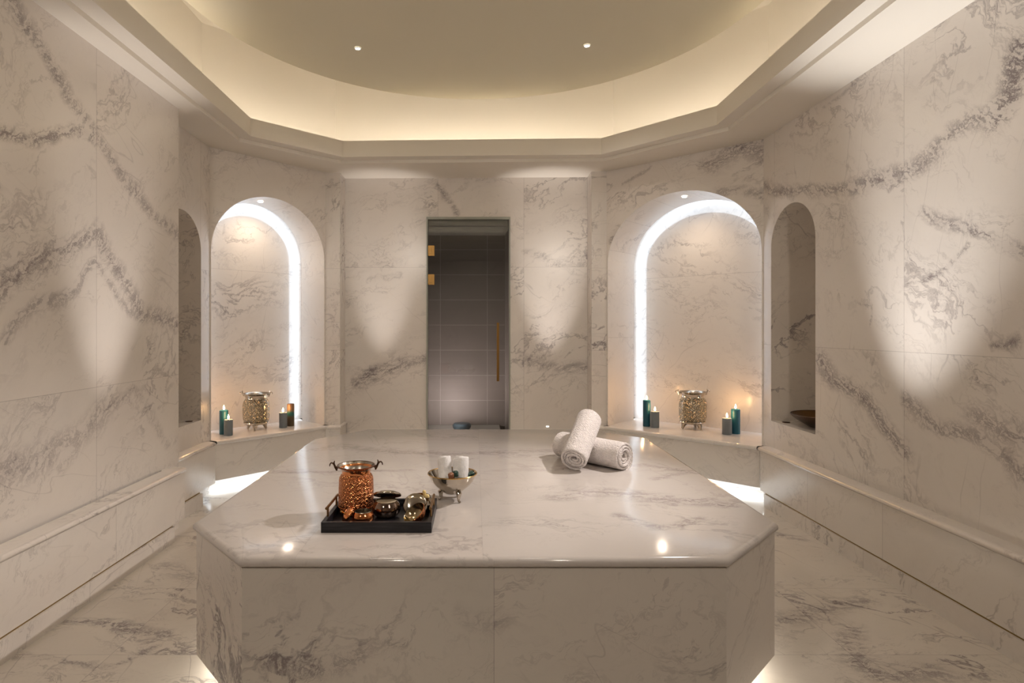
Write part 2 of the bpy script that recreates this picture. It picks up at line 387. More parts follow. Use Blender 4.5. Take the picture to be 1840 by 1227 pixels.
vwall('wall_front', (XR, FRONT), (XL, FRONT), 0, ZS, m_back)

# stone frame, glass door, hinges and pull
dr = empty('door_1', (0, 5.60, 0)); dr['kind'] = 'structure'
def lb(mbx): return mbx.xf(Matrix.Translation((0, -5.60, 0)))
fr = MB(); yf = 5.585
for x0, x1, z0, z1 in ((DX0, DX0+.013, 0, DZ), (DX1-.013, DX1, 0, DZ), (DX0+.013, DX1-.013, DZ-.022, DZ)): fr.box(x0, x1, yf+.005, yf+.10, z0, z1)
lb(fr).build('door_frame', m_dgreen if False else simple('grey_green_stone_frame', (.33, .34, .29), .3), dr)
gm = bpy.data.materials.new('door_glass'); t = NT(gm)
b = t.bsdf((.80, .84, .81, 1), .0); b.inputs['Transmission Weight'].default_value = 1.0; b.inputs['IOR'].default_value = 1.0
b.inputs['IOR'].default_value = 1.45
gx0, gx1 = DX0+.018, DX1-.022
lb(MB().box(gx0, gx1, 5.625, 5.633, .01, 2.27)).build('glass_pane', gm, dr)
lb(MB().box(gx0, gx1, 5.625, 5.633, 2.278, DZ-.024)).build('transom_glass', gm, dr)
for z in (2.04, 1.765):
    h = lb(MB().box(gx0-.004, gx0+.058, 5.612, 5.646, z-.05, z+.05)).build('hinge', m_gold, dr); bevel(h, .0015)
    lb(MB().box(gx0+.002, gx0+.03, 5.606, 5.6125, z-.028, z+.028)).build('hinge_knuckle', m_gold, h)
    hb = [c for c in h.children]
hd = MB().box(.208, .232, 5.572, 5.588, .80, 1.355); hd.box(.213, .227, 5.588, 5.6245, .86, .88); hd.box(.213, .227, 5.588, 5.6245, 1.275, 1.295)
bevel(lb(hd).build('handle', m_gold, dr), .002)

# steam room seen through the glass
mt = bpy.data.materials.new('grey_steam_tile'); t = NT(mt)
uv = t.n('ShaderNodeUVMap').outputs[0]; br = t.n('ShaderNodeTexBrick'); t.put(br.inputs[0], uv)
br.offset = 0; br.inputs['Scale'].default_value = 1; br.inputs['Brick Width'].default_value = .56; br.inputs['Row Height'].default_value = .30
br.inputs['Mortar Size'].default_value = .004; br.inputs['Mortar Smooth'].default_value = .1
br.inputs['Color1'].default_value = (.22, .195, .175, 1); br.inputs['Color2'].default_value = (.24, .21, .19, 1); br.inputs['Mortar'].default_value = (.36, .34, .31, 1)
t.bsdf(t.mix(t.mr(t.noise(uv, 3, 5), .3, .7, 0, .25), br.outputs[0], (.16, .14, .12, 1)), .5)
YS0, YS1, SX0, SX1 = 5.76, 7.05, -1.1, .30
def uvt(ox, oz): return None
m = MB().add([(SX0, YS1, 0), (SX1+.12, YS1, 0), (SX1+.12, YS1, 2.41), (SX0, YS1, 2.41)], [(0, 1, 2, 3)])
o = m.build('wall_steam_room_back', mt, kind='structure')
for l in o.data.uv_layers[0].data: l.uv = (l.uv[0]+.97-.56, l.uv[1]+.16)
vwall('wall_steam_room_right', (SX1+.06, YS1), (SX1+.10, YS0), 0, 2.41, simple('smooth_grey_plaster', (.42, .38, .35), .35))
vwall('wall_steam_room_left', (SX0, YS0), (SX0, YS1), 0, 2.41, mt)
vwall('wall_steam_room_front', (SX1+.1, YS0), (DX1, YS0), 0, 2.41, mt); vwall('wall_steam_room_front_left', (DX0, YS0), (SX0, YS0), 0, 2.41, mt)
mk('ceiling_steam_room', [(SX0, YS0, 2.41), (SX1+.1, YS0, 2.41), (SX1+.1, YS1, 2.41), (SX0, YS1, 2.41)], [(3, 2, 1, 0)], simple('pale_ceiling', (.42, .42, .38), .6), kind='structure')
mk('floor_steam_room', [(SX0, 5.6, .001), (SX1+.1, 5.6, .001), (SX1+.1, YS1, .001), (SX0, YS1, .001)], [(0, 1, 2, 3)], mt, kind='structure')
bn = MB().box(SX0+.01, SX1-.005, 6.35, YS1-.005, 0.003, .15)
bn = bn.build('stone_bench', simple('pale_bench_stone', (.62, .62, .58), .35)); bevel(bn, .008)
setp(bn, 'low pale stone bench against dark tiles, seen through the glass door', 'bench')
bl = MB().lathe([(0, .15), (.07, .15), (.075, .155), (.1, .19), (.104, .215), (.09, .236), (.05, .243), (0, .244)], 40, (-.145, 6.62)).build('basin_stool', simple('blue_grey_resin', (.04, .065, .08), .4), None, True)
setp(bl, 'rounded blue-grey stool behind the glass door, only its top showing over the marble slab', 'stool')

# ---------------------------------------------------------------- shelves under the two lit niches
def shelf(a, b, depth, label, endl, endr):
    """floating bench: top slab with round nose, front panel, lit hollow beneath"""
    a = Vector(a); b = Vector(b); d = (b-a).normalized(); L = (b-a).length; n = Vector((-d.y, d.x))
    r = empty('marble_bench', ((a.x+b.x)/2, (a.y+b.y)/2, 0)); setp(r, label, 'bench')
    T = Matrix.Translation((-r.location.x, -r.location.y, 0))
    P = lambda s, k, z: (a.x+d.x*s+n.x*k, a.y+d.y*s+n.y*k, z)
    nose = [(-.06, SH-.004), (-.064, SH-.014), (-.060, SH-.026), (-.050, SH-.033), (-.035, SH-.036)]
    prof = [(depth+.02, SH), (0, SH), (-.045, SH), (-.054, SH-.001)]+nose+[(depth, SH-.036)]
    v = []
    for s0, s1 in ((-endl, 0), (0, 0)):
        pass
    for k, z in prof:
        v.append(P(-.03*(1 if k > 0 else 0)-(.0 if k > 0 else endl*(-k/.06)), k, z))
    for k, z in prof:
        v.append(P(L+.03*(1 if k > 0 else 0)+(.0 if k > 0 else endr*(-k/.06)), k, z))
    m_ = len(prof); f = [(i, i+m_, i+1+m_, i+1) for i in range(m_-1)]
    o = MB().add(v, f).xf(T).build('bench_top', m_shelf, r, True, ang=40)
    fp = MB(); fp.add([P(-endl*.6, -.04, .10), P(L+endr*.6, -.04, .10), P(L+endr*.6, -.04, SH-.034), P(-endl*.6, -.04, SH-.034),
                       P(0, -.01, .10), P(L, -.01, .10), P(L, -.01, SH-.034), P(0, -.01, SH-.034)],
                      [(0, 1, 2, 3), (5, 4, 7, 6), (0, 4, 5, 1), (1, 5, 6, 2), (0, 3, 7, 4)])
    fp.xf(T).build('front_panel', m_low2, r)
    bk = MB().add([P(-.1, .26, 0), P(L+.1, .26, 0), P(L+.1, .26, SH-.036), P(-.1, .26, SH-.036)], [(0, 1, 2, 3)]).xf(T).build('recess_back', m_low2, r)
    le = MB().add([P(-.08, .02, .13), P(L+.08, .02, .13), P(L+.08, .05, .13), P(-.08, .05, .13)], [(3, 2, 1, 0)]).xf(T).build('led_strip', m_led_u, r)
    return r
m_low2 = marble('marble_bench_panel', ang=.5, dens=.3, seed=22)
m_led_u = emit('led_under_bench', LED, 30)
shelf(C_L, A_L, .52, 'marble bench shelf under the left glowing arch, carrying a silver bucket and candles', -.03, .03)
shelf(A_R, B_R, .62, 'marble bench shelf under the right glowing arch, carrying a silver bucket and candles', .03, -.03)

# moulding, low panel and plinth along the side walls (plan polyline seen from inside, left to right)
def nose_run(name, pts, depth_to, zt, mat=None, close=None):
    """bullnose rail running along pts (front edge line), body reaching back towards the wall"""
    prof = [(.10, zt), (0.018, zt), (.008, zt-.003), (.001, zt-.011), (0, zt-.018), (.004, zt-.027), (.014, zt-.033), (.05, zt-.034)]
    pts = [Vector(p) for p in pts]; v = []; f = []; m_ = len(prof)
    for i, p in enumerate(pts):
        d0 = (p-pts[i-1]).normalized() if i else (pts[1]-p).normalized()
        d1 = (pts[i+1]-p).normalized() if i < len(pts)-1 else d0
        n0 = Vector((-d0.y, d0.x)); n1 = Vector((-d1.y, d1.x)); k = (n0+n1)/(1+n0.dot(n1))
        for q, z in prof: v.append((p.x+k.x*q, p.y+k.y*q, z))
    for i in range(len(pts)-1):
        for j in range(m_-1): f.append((i*m_+j, (i+1)*m_+j, (i+1)*m_+j+1, i*m_+j+1))
    return mk(name, v, f, mat or m_nose, None, True, kind='structure', ang=50)
ZT = .428
nose_run('trim_3', [(-1.815, FRONT), (-1.815, 3.72), (-2.02, 3.72)], 0, ZT)
nose_run('trim_4', [(-2.0, 3.72), (-2.0, 4.56), (-2.06, 4.60)], 0, ZT-.005)
nose_run('trim_5', [(2.15, 4.40), (2.09, 4.36), (2.09, FRONT)], 0, ZT)
nose_run('trim_6', [(-1.387, 5.36), (-1.215, 5.36), (-1.215, 5.62)], 0, SH)
nose_run('trim_7', [(1.045, 5.60), (1.045, 5.33), (1.22, 5.33)], 0, SH)
m = MB()
for x0, x1, y0 in ((-1.40, -1.225, 5.375), (1.055, 1.22, 5.345)):
    m.add([(x0, y0, 0), (x1, y0, 0), (x1, y0, SH-.03), (x0, y0, SH-.03)], [(0, 1, 2, 3)])
    xi = x1 if x0 < 0 else x0
    q = [(xi, y0, 0), (xi, 5.62, 0), (xi, 5.62, SH-.03), (xi, y0, SH-.03)]
    m.add(q, [(0, 1, 2, 3) if x0 < 0 else (3, 2, 1, 0)])
m.build('baseboard_back', m_low, kind='structure')
m = MB()
m.box(XL+.001, -1.835, FRONT, 3.735, .103, ZT-.03)
m.build('baseboard_left', m_low, kind='structure')
m = MB().box(XL2+.001, -2.01, 3.735, 4.57, .103, ZT-.035); m.build('baseboard_left_recess', m_low, kind='structure')
m = MB().box(2.115, XR-.001, FRONT, 4.37, .103, ZT-.03); m.build('baseboard_right', m_low, kind='structure')
mg = simple('lit_gap_line', (.30, .20, .07), .4, .6)  # gold-coloured strip stands in for the lit gap above the plinth
for nm, x0, x1, y1 in (('trim_8', -1.93, -1.838, 3.59), ('trim_9', -2.08, -2.008, 4.31), ('trim_10', 2.118, 2.18, 4.30)):
    MB().box(x0, x1, FRONT if y1 != 4.31 else 3.6, y1, .095, .103).build(nm, mg, kind='structure')
for nm, x0, x1, y0, y1 in (('baseboard_plinth_left', XL+.002, -1.826, FRONT, 3.59), ('baseboard_plinth_recess', XL2+.002, -1.985, 3.59, 4.31), ('baseboard_plinth_right', 2.107, XR-.002, FRONT, 4.30)):
    MB().box(x0, x1, y0, y1, 0, .095).build(nm, m_plinth, kind='structure')

# ---------------------------------------------------------------- heated marble platform
OCT = [(-.74, 1.85), (.80, 1.85), (1.125, 2.185), (1.135, 3.88), (.80, 4.225), (-.76, 4.225), (-1.055, 3.84), (-1.047, 2.19)]
pf = empty('marble_platform', (.035, 3.04, 0)); setp(pf, 'large eight-sided marble platform with a round-nosed top slab in the middle of the room', 'platform')
Tp = Matrix.Translation((-.035, -3.04, 0))
rings = [(-.02, .58), (-.010, .578), (-.002, .571), (0, .563), (-.001, .555), (-.008, .548), (-.02, .545)]
v = []; f = []
for d, z in rings: v += [(x, y, z) for x, y in offset(OCT, d)]
for j in range(len(rings)-1):
    for i in range(8): f.append((j*8+i, (j+1)*8+i, (j+1)*8+(i+1) % 8, j*8+(i+1) % 8))
f.append(tuple(range(8))); f.append(tuple(range(len(v)-1, len(v)-9, -1)))
ts = MB().add(v, f).xf(Tp).build('top_slab', m_slab, pf, True, ang=50)
# shift uv back to room metres
for p in ts.data.polygons:
    for li in p.loop_indices:
        c_ = ts.data.vertices[ts.data.loops[li].vertex_index].co
        if abs(p.normal.z) > .7: ts.data.uv_layers[0].data[li].uv = (c_.x+.035, c_.y+3.04)
bo = offset(OCT, -.012)
body = MB().prism(bo, .087, .545).xf(Tp).build('platform_body', m_body, pf)
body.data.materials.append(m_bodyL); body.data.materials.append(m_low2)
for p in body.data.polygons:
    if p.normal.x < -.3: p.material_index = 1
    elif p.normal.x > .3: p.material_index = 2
MB().prism(offset(OCT, -.20), 0, .087).xf(Tp).build('recessed_base', m_low2, pf)
# light strip under the overhang, facing down
oi, oo = offset(OCT, -.10), offset(OCT, -.075)
v = [(x, y, .0855) for x, y in oi]+[(x, y, .0855) for x, y in oo]
MB().add(v, [(i, (i+1) % 8, 8+(i+1) % 8, 8+i) for i in range(8)]).xf(Tp).build('led_strip', emit('led_platform', (1, .93, .82), 14), pf)

# ---------------------------------------------------------------- ceiling
LIP = [(-1.70, 2.05), (-1.10, 1.45), (1.06, 1.45), (1.738, 2.1), (1.735, 4.227), (1.063, 4.944), (-1.121, 5.017), (-1.70, 4.473)]
def ring(m, p0, z0, p1, z1):
    n = len(p0); m.add([(x, y, z0) for x, y in p0]+[(x, y, z1) for x, y in p1], [(i, n+i, n+(i+1) % n, (i+1) % n) for i in range(n)])
m = MB(); L1 = offset(LIP, .10); L0 = offset(LIP, 1.3)
L0 = [(-3.2, FRONT), (-3.2, FRONT), (3.2, FRONT), (3.2, FRONT), (3.2, 6.2), (3.2, 6.2), (-3.2, 6.2), (-3.2, 6.2)]
ring(m, L0, ZS, L1, ZS); ring(m, L1, ZS, L1, ZS+.028); ring(m, L1, ZS+.028, LIP, ZS+.028); ring(m, LIP, ZS+.028, LIP, 2.895)
L2 = offset(LIP, .02); ring(m, LIP, 2.895, L2, 2.895); ring(m, L2, 2.895, L2, 2.80); L3 = offset(LIP, .46); ring(m, L2, 2.80, L3, 2.80)
m.build('ceiling', m_plaster, kind='structure')
m = MB(); ZU = 3.72
ring(m, L3, 2.80, L3, ZU); k = len(m.v); m.add([(x, y, ZU) for x, y in L3], [tuple(range(7, -1, -1))])
m.build('ceiling_cove', m_plaster, kind='structure')
CC, CRAD, ZD = Vector((0, 3.25)), 1.72, 3.23
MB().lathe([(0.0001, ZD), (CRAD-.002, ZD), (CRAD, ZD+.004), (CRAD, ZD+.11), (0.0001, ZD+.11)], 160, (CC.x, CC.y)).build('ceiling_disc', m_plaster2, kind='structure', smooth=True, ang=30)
# cove light strip on the back of the lip, facing outwards
LA = offset(LIP, .024); m = MB(); n = 8
m.add([(x, y, 2.83) for x, y in LA]+[(x, y, 2.87) for x, y in LA], [(i, (i+1) % n, n+(i+1) % n, n+i) for i in range(n)])
m.build('trim_11', emit('led_cove', (1.0, .89, .74), 19), kind='structure')

# ---------------------------------------------------------------- lamps
m_lens = emit('lamp_lens', (1, .95, .88), 22)
def downlight(x, y, z, r, label, nrm=(0, 0, -1), group=None):
    o = empty('downlight', (x, y, z)); setp(o, label, 'ceiling light', group)
    q = Vector((0, 0, -1)).rotation_difference(Vector(nrm)); o.rotation_mode = 'QUATERNION'; o.rotation_quaternion = q
    MB().lathe([(r, .0), (r, -.004), (r*.8, -.006), (r*.72, -.002)], 32).build('trim_ring', simple('white_trim', (.8, .78, .74), .4), o, True)
    MB().lathe([(r*.74, -.0030), (r*.4, -.0035), (0.0001, -.0036)], 32).build('lens', m_lens, o, True)
    return o
downlight(-.805, 4.06, ZD-.001, .022, 'left one of the two tiny round ceiling lights in the round ceiling')
downlight(.765, 4.02, ZD-.001, .022, 'right one of the two tiny round ceiling lights in the round ceiling')
def niche_light(a, b, hw, rz, zs, k, s, label):
    a = Vector(a); b = Vector(b); d = (b-a).normalized(); n = Vector((-d.y, d.x)); L = (b-a).length
    z = zs+rz*math.sqrt(1-(s/hw)**2); P = a+d*(L/2+s)+n*k
    sl = -rz/hw*(s/hw)/math.sqrt(1-(s/hw)**2); nn = Vector((d.x*sl, d.y*sl, -1)).normalized()
    o = downlight(P.x+nn.x*.004, P.y+nn.y*.004, z-.004, .026, label, nn)
    l = bpy.data.lights.new('niche_spot', 'SPOT'); l.energy = 9; l.spot_size = 2.9; l.spot_blend = 1; l.shadow_soft_size = .02; l.color = (1, .80, .62)
    lo = bpy.data.objects.new('niche_spot', l); C.objects.link(lo); lo.location = (P.x, P.y, z-.03)
niche_light(A_R, B_R, LR/2-.012, .545, 1.895, .2, -.03, 'small round light in the crown of the right glowing arch')
niche_light(C_L, A_L, LL/2-.012, .49, 1.925, .2, .0, 'small round light in the crown of the left glowing arch')
def spot(loc, tgt, e, size, blend, soft=.03, col=(1, .93, .86)):
    l = bpy.data.lights.new('lamp', 'SPOT'); l.energy = e; l.spot_size = math.radians(size); l.spot_blend = blend; l.shadow_soft_size = soft; l.color = col
    o = bpy.data.objects.new('lamp', l); C.objects.link(o); o.location = loc
    o.rotation_euler = (Vector(tgt)-Vector(loc)).to_track_quat('-Z', 'Y').to_euler(); return o
# in-floor uplights grazing the walls
W = (1, .92, .88)
spot((-1.44, 3.00, .02), (-1.86, 3.14, 2.0), 108, 33, 1, col=W)
spot((1.58, 3.06, .02), (2.06, 2.80, 2.0), 200, 40, 1, col=(.97, .95, .94))
spot((-.88, 5.12, .02), (-.88, 5.60, 2.0), 96, 26, 1, col=W)
spot((.69, 5.08, .02), (.72, 5.56, 2.0), 140, 26, 1, col=W)
# ceiling spots on the platform
spot((1.98, 3.05, 2.70), (-.15, 2.65, .58), 205, 54, .8, .02, (1, .90, .85))
spot((.765, 4.02, 3.19), (1.1, 5.0, .9), 24, 95, 1, .03, (1, .91, .82))
spot((-.805, 4.06, 3.19), (-1.1, 5.0, .9), 22, 95, 1, .03, (1, .91, .82))
# unseen disc lamps, two added fill lamps, the steam room's low lamp and fill
spot((-.80, 1.9, 3.19), (-1.5, 2.6, .4), 20, 120, 1, .2, (1, .86, .72))
spot((.80, 1.9, 3.19), (1.6, 2.6, .4), 12, 120, 1, .2, (1, .86, .72))
spot((-1.3, .0, 2.66), (0, 4.4, 1.2), 56, 120, 1, .08, (1, .90, .79))  # added fill pair, brightens the platform front and far walls
spot((1.3, .0, 2.66), (0, 4.4, 1.2), 56, 120, 1, .08, (1, .90, .79))
spot((-.28, 6.28, .32), (-.2, 7.05, .75), 26, 130, 1, .1, (1, .80, .78))
spot((-.75, 5.95, 2.2), (.3, 6.5, .6), 9, 120, 1, .1, (1, .84, .76))  # added fill, lifts the right wall behind the glass out of black

# ---------------------------------------------------------------- metals
def engraved(name, col, rough, scale=60, strength=.5, rad=.067):
    mat = bpy.data.materials.new(name); t = NT(mat); tc = t.n('ShaderNodeTexCoord').outputs['Object']
    sep = t.n('ShaderNodeSeparateXYZ'); t.put(sep.inputs[0], tc)
    ang = t.m('ARCTAN2', sep.outputs[1], sep.outputs[0])
    cx = t.n('ShaderNodeCombineXYZ'); t.put(cx.inputs[0], t.m('MULTIPLY', ang, rad*scale)); t.put(cx.inputs[1], t.m('MULTIPLY', sep.outputs[2], scale))
    vo = t.n('ShaderNodeTexVoronoi', feature='F1'); t.put(vo.inputs['Vector'], cx.outputs[0]); vo.inputs['Scale'].default_value = 1.0; vo.inputs['Randomness'].default_value = .35
    rings_ = t.m('SINE', t.m('MULTIPLY', vo.outputs['Distance'], 22))
    fine = t.noise(tc, 160, 4, .6)
    h = t.m('ADD', rings_, t.m('MULTIPLY', fine, 1.6))
    nrm = t.bump(h, strength, .003)
    c = t.mix(t.mr(h, -.9, 1.0, 0, 1), tuple(x*.28 for x in col)+(1,), col+(1,))  # grooves coloured darker, standing in for contrast in the reflections
    t.bsdf(c, rough, 1, nrm); return mat
m_cop = simple('polished_copper', (.84, .33, .13), .11, 1, bump=(30, .15, .002))
m_cope = engraved('engraved_copper', (.82, .32, .13), .19, 62, .5)
m_sil = simple('polished_nickel', (.54, .49, .42), .1, 1, bump=(40, .2, .002))
m_sile = engraved('engraved_nickel', (.44, .38, .28), .20, 26, 1.0, .115)
m_tin = simple('tinned_inside', (.42, .38, .32), .25, 1, bump=(20, .2, .003))
m_darkm = simple('dark_bronze', (.10, .055, .035), .3, 1)
m_pew = simple('dark_pewter', (.30, .22, .18), .09, 1, bump=(25, .15, .003))
m_brass = simple('brass_inside', (.66, .44, .17), .16, 1, bump=(20, .2, .003))

def ear(P, side, s, mat, parent, name='handle'):
    """forked hook ear on the rim of a bucket"""
    m = MB()
    c = [(0, 0, -.018), (.006, 0, -.006), (.010, 0, .004), (.016, 0, .012), (.023, 0, .014), (.028, 0, .008), (.029, 0, .0)]
    m.tube([(side*x*s, y*s, z*s) for x, y, z in c], [.004*s, .0045*s, .0042*s, .0036*s, .003*s, .0026*s, .0018*s], 8)
    m.tube([(side*.010*s, 0, .004*s), (side*.012*s, 0, .014*s), (side*.009*s, 0, .022*s)], [.0038*s, .003*s, .0018*s], 8)
    m.tube([(-side*.004*s, -.010*s, -.006*s), (side*.006*s, 0, -.003*s), (-side*.004*s, .010*s, -.006*s)], .0034*s, 8)
    m.v = [x+Vector(P) for x in m.v]
    return m.build(name, mat, parent, True)

# ---- silver buckets on the benches
def silver_bucket(x, y, H, rot, label):
    o = empty('silver_bucket', (x, y, SH), rot); setp(o, label, 'bucket', None); s = H/.31
    z0 = .055*s
    body = [(0.0001, z0), (.085*s, z0), (.098*s, z0+.006*s), (.106*s, z0+.02*s), (.113*s, z0+.05*s), (.115*s, z0+.11*s), (.114*s, z0+.165*s), (.108*s, z0+.195*s), (.096*s, z0+.212*s), (.091*s, z0+.222*s)]
    MB().lathe(body, 56).build('bucket_body', m_sile, o, True, ang=50)
    MB().lathe([(.091*s, z0+.2215*s), (.092*s, z0+.235*s), (.104*s, z0+.252*s), (.116*s, z0+.262*s), (.121*s, z0+.266*s), (.116*s, z0+.268*s)], 56).build('neck_and_rim', m_sil, o, True)
    MB().lathe([(.116*s, z0+.268*s), (.100*s, z0+.255*s), (.086*s, z0+.23*s), (.100*s, z0+.18*s), (.104*s, z0+.05*s), (0.0001, z0+.02*s)], 40).build('inside', m_tin, o, True)
    MB().lathe([(.094*s, z0-.004*s), (.104*s, z0+.002*s), (.109*s, z0+.009*s), (.106*s, z0+.014*s)], 56).build('foot_ring', m_sil, o, True)
    for k in range(3):
        a = -PI/2+.35+k*2*PI/3; c, q = math.cos(a), math.sin(a)
        m = MB().tube([(c*.070*s, q*.070*s, z0+.002), (c*.080*s, q*.080*s, z0*.65), (c*.084*s, q*.084*s, z0*.3), (c*.092*s, q*.092*s, .003)], [.028*s, .021*s, .012*s, .009*s], 12)
        m.build('foot', m_sil, o, True)
    ear((.118*s, 0, z0+.262*s), 1, 1.25*s, m_sil, o); ear((-.118*s, 0, z0+.262*s), -1, 1.25*s, m_sil, o)
    return o
silver_bucket(1.922, 5.20, .315, .1, 'silver engraved bucket on three feet on the right bench, between two pairs of candles')
silver_bucket(-1.915, 5.17, .305, -.15, 'silver engraved bucket on three feet on the left bench, between two pairs of candles')

# ---- candles
m_teal = simple('teal_wax', (.005, .085, .125), .45, bump=(120, .5, .002), Subsurface_Weight=.0)
m_grey = simple('grey_wax', (.17, .195, .215), .5, bump=(90, .2, .001))
m_mulb = bpy.data.materials.new('brown_and_teal_wax'); t = NT(m_mulb)
tc = t.n('ShaderNodeTexCoord').outputs['Object']; sp = t.n('ShaderNodeSeparateXYZ'); t.put(sp.inputs[0], tc)
zz = t.m('ADD', sp.outputs[2], t.m('MULTIPLY', t.noise(tc, 18, 4), .05))
c1 = t.mix(t.mr(zz, .10, .13, 0, 1, True), (.085, .055, .025, 1), (.01, .09, .085, 1)); c2 = t.mix(t.mr(zz, .145, .175, 0, 1, True), c1, (.22, .12, .06, 1))
t.bsdf(c2, .45)
m_wick = simple('burnt_wick', (.02, .015, .01), .9)
m_flame = emit('candle_flame', (1.0, .62, .26), 60)
def candle(x, y, r, h, mat, lit, label):
    o = empty('candle', (x, y, SH)); setp(o, label, 'candle')
    MB().lathe([(0.0001, 0), (r*.96, 0), (r, .003), (r, h-.004), (r*.95, h), (r*.84, h-.001), (r*.7, h-.005), (0.0001, h-.006)], 40).build('wax_body', mat, o, True)
    MB().tube([(0, 0, h-.007), (.001, 0, h+.002), (.002, 0, h+.006)], .0013, 6).build('wick', m_wick, o, True)
    if lit:
        MB().lathe([(0.0001, h+.003), (.0045, h+.007), (.0075, h+.014), (.0075, h+.020), (.005, h+.030), (.002, h+.039), (0.0001, h+.044)], 16).build('flame', m_flame, o, True)
        l = bpy.data.lights.new('candle_light', 'POINT'); l.energy = .42; l.color = (1, .52, .22); l.shadow_soft_size = .009
        lo = bpy.data.objects.new('candle_light', l); C.objects.link(lo); lo.location = (x, y, SH+h+.055)
candle(-2.105, 4.95, .035, .198, m_teal, True, 'tall teal candle with a flame, leftmost on the left bench')
candle(-2.040, 4.885, .035, .130, m_grey, True, 'short grey lit candle in front of the leftmost tall teal candle on the left bench')
candle(-1.712, 5.27, .034, .133, m_grey, True, 'short grey lit candle right of the left silver bucket, beside the unlit brown candle')
candle(-1.672, 5.36, .032, .200, m_mulb, False, 'tall unlit brown and teal candle at the right end of the left bench')
candle(1.557, 5.34, .033, .235, m_teal, True, 'tall teal lit candle left of the right silver bucket')
candle(1.612, 5.275, .037, .142, m_grey, True, 'short grey lit candle between the tall teal candle and the right silver bucket')
candle(2.108, 4.93, .038, .135, m_grey, True, 'short grey lit candle just right of the right silver bucket')
candle(2.196, 4.965, .036, .205, m_teal, True, 'tall teal lit candle at the far right end of the right bench')

# ---- basins and drains in the small niches
m_basin = simple('aged_brass_basin', (.22, .13, .055), .32, 1, bump=(25, .3, .004))
def basin(x, y, z, r, label):
    o = empty('metal_basin', (x, y, z)); setp(o, label, 'basin')
    MB().lathe([(0.0001, .001), (r*.38, .001), (r*.5, .008), (r*.8, .045), (r*.97, .078), (r, .088), (r*.985, .092), (r*.96, .089)], 56).build('basin_shell', simple('dark_brass_outside', (.085, .05, .03), .4, .8), o, True)
    MB().lathe([(r*.975, .091), (r*.94, .082), (r*.76, .052), (r*.45, .018), (0.0001, .014)], 56).build('basin_inside', m_basin, o, True)
basin(2.405, 4.045, .62, .215, 'wide bronze basin on the sill of the small arched niche in the right wall')
basin(-2.345, 4.155, .60, .215, 'bronze basin in the small left niche, mostly hidden by the wall corner')
for x, y, z, lb_ in ((2.250, 4.262, .62, 'small dark round drain plug on the right niche sill beside the basin'), (-2.145, 4.43, .60, 'small dark round drain plug on the left niche sill beside the basin')):
    setp(MB().lathe([(0.0001, 0), (.026, 0), (.027, .003), (.024, .005), (0.0001, .006)], 32).xf(Matrix.Translation((x, y, z+.0005))).build('drain_plug', m_darkm, None, True), lb_, 'drain plug')
# small glowing white rectangle at the foot of the back wall
wlt = MB().box(.675, .703, yb(.69)-.006, yb(.69)-.001, .365, .378).build('white_wall_mark', emit('glowing_white', (1, .97, .92), 1.4)); bevel(wlt, .002)
setp(wlt, 'tiny glowing white mark on the back wall just above the platform, right of the door', 'wall light')

# ---------------------------------------------------------------- rolled towels
def terry(name, col, sc_=260, st=.9, di=.004):
    mat = bpy.data.materials.new(name); t = NT(mat); tc = t.n('ShaderNodeTexCoord').outputs['Object']
    vo = t.n('ShaderNodeTexVoronoi'); t.put(vo.inputs['Vector'], tc); vo.inputs['Scale'].default_value = sc_
    h = t.m('ADD', t.m('MULTIPLY', vo.outputs['Distance'], -1), t.noise(tc, sc_*.35, 4, .7))
    c = t.mix(t.mr(t.noise(tc, 60, 4), .35, .65, 0, 1), tuple(x*.88 for x in col)+(1,), col+(1,))
    t.bsdf(c, .95, 0, t.bump(h, st, di)).inputs['Sheen Weight'].default_value = .3
    return mat
m_terry = terry('white_terry', (.82, .76, .735), 150, .75, .006); m_terry2 = terry('white_terry_small', (.90, .88, .87), 330, .5, .002)
def roll(r, L, layers, seed=0, squash=1.0, bulge=0, dome=0):
    """spiral-wound towel along local x, centre at origin"""
    rnd = random.Random(seed); m = MB(); t_ = r/(layers+.35); per = 44; n = int(layers*per)
    cs = []; rings_ = []
    ph = 2*PI*layers-PI/2+rnd.uniform(-.2, .2)
    for i in range(n+1):
        th = 2*PI*i/per; rc = t_*.35+t_*(th/(2*PI)); half = L/2-.004*math.sin(th*.37+ph)-.006*(1-i/n)-dome*(rc/r)**3
        lo, hi = rc, rc+t_*.94*min(1, .25+(n-i)/(per*.12)); e = min(t_*.42, .006)
        prof = []
        xs = [-half, -half+e*.3, -half+e, -half*.5, 0, half*.5, half-e, half-e*.3, half]
        top = [hi-e, hi-e*.3, hi, hi, hi, hi, hi, hi-e*.3, hi-e]
        bot = [lo+e, lo+e*.3, lo, lo, lo, lo, lo, lo+e*.3, lo+e]
        for x, q in zip(xs, top): prof.append((x, q*(1+(bulge*(1-(2*x/L)**2) if i > n-per*1.05 else 0))))
        for x, q in list(zip(xs, bot))[::-1]: prof.append((x, q))
        sag = 1+.015*math.sin(3*th+ph)
        rings_.append([Vector((x, math.cos(-th+ph)*q*sag, math.sin(-th+ph)*q*sag*squash)) for x, q in prof])
    k = len(rings_[0]); v = [p for rg in rings_ for p in rg]
    f = [(i*k+j, i*k+(j+1) % k, (i+1)*k+(j+1) % k, (i+1)*k+j) for i in range(n) for j in range(k)]
    f += [tuple(range(k)), tuple(n*k+j for j in range(k-1, -1, -1))]
    f = [q[::-1] for q in f]
    m.add(v, f)
    return m
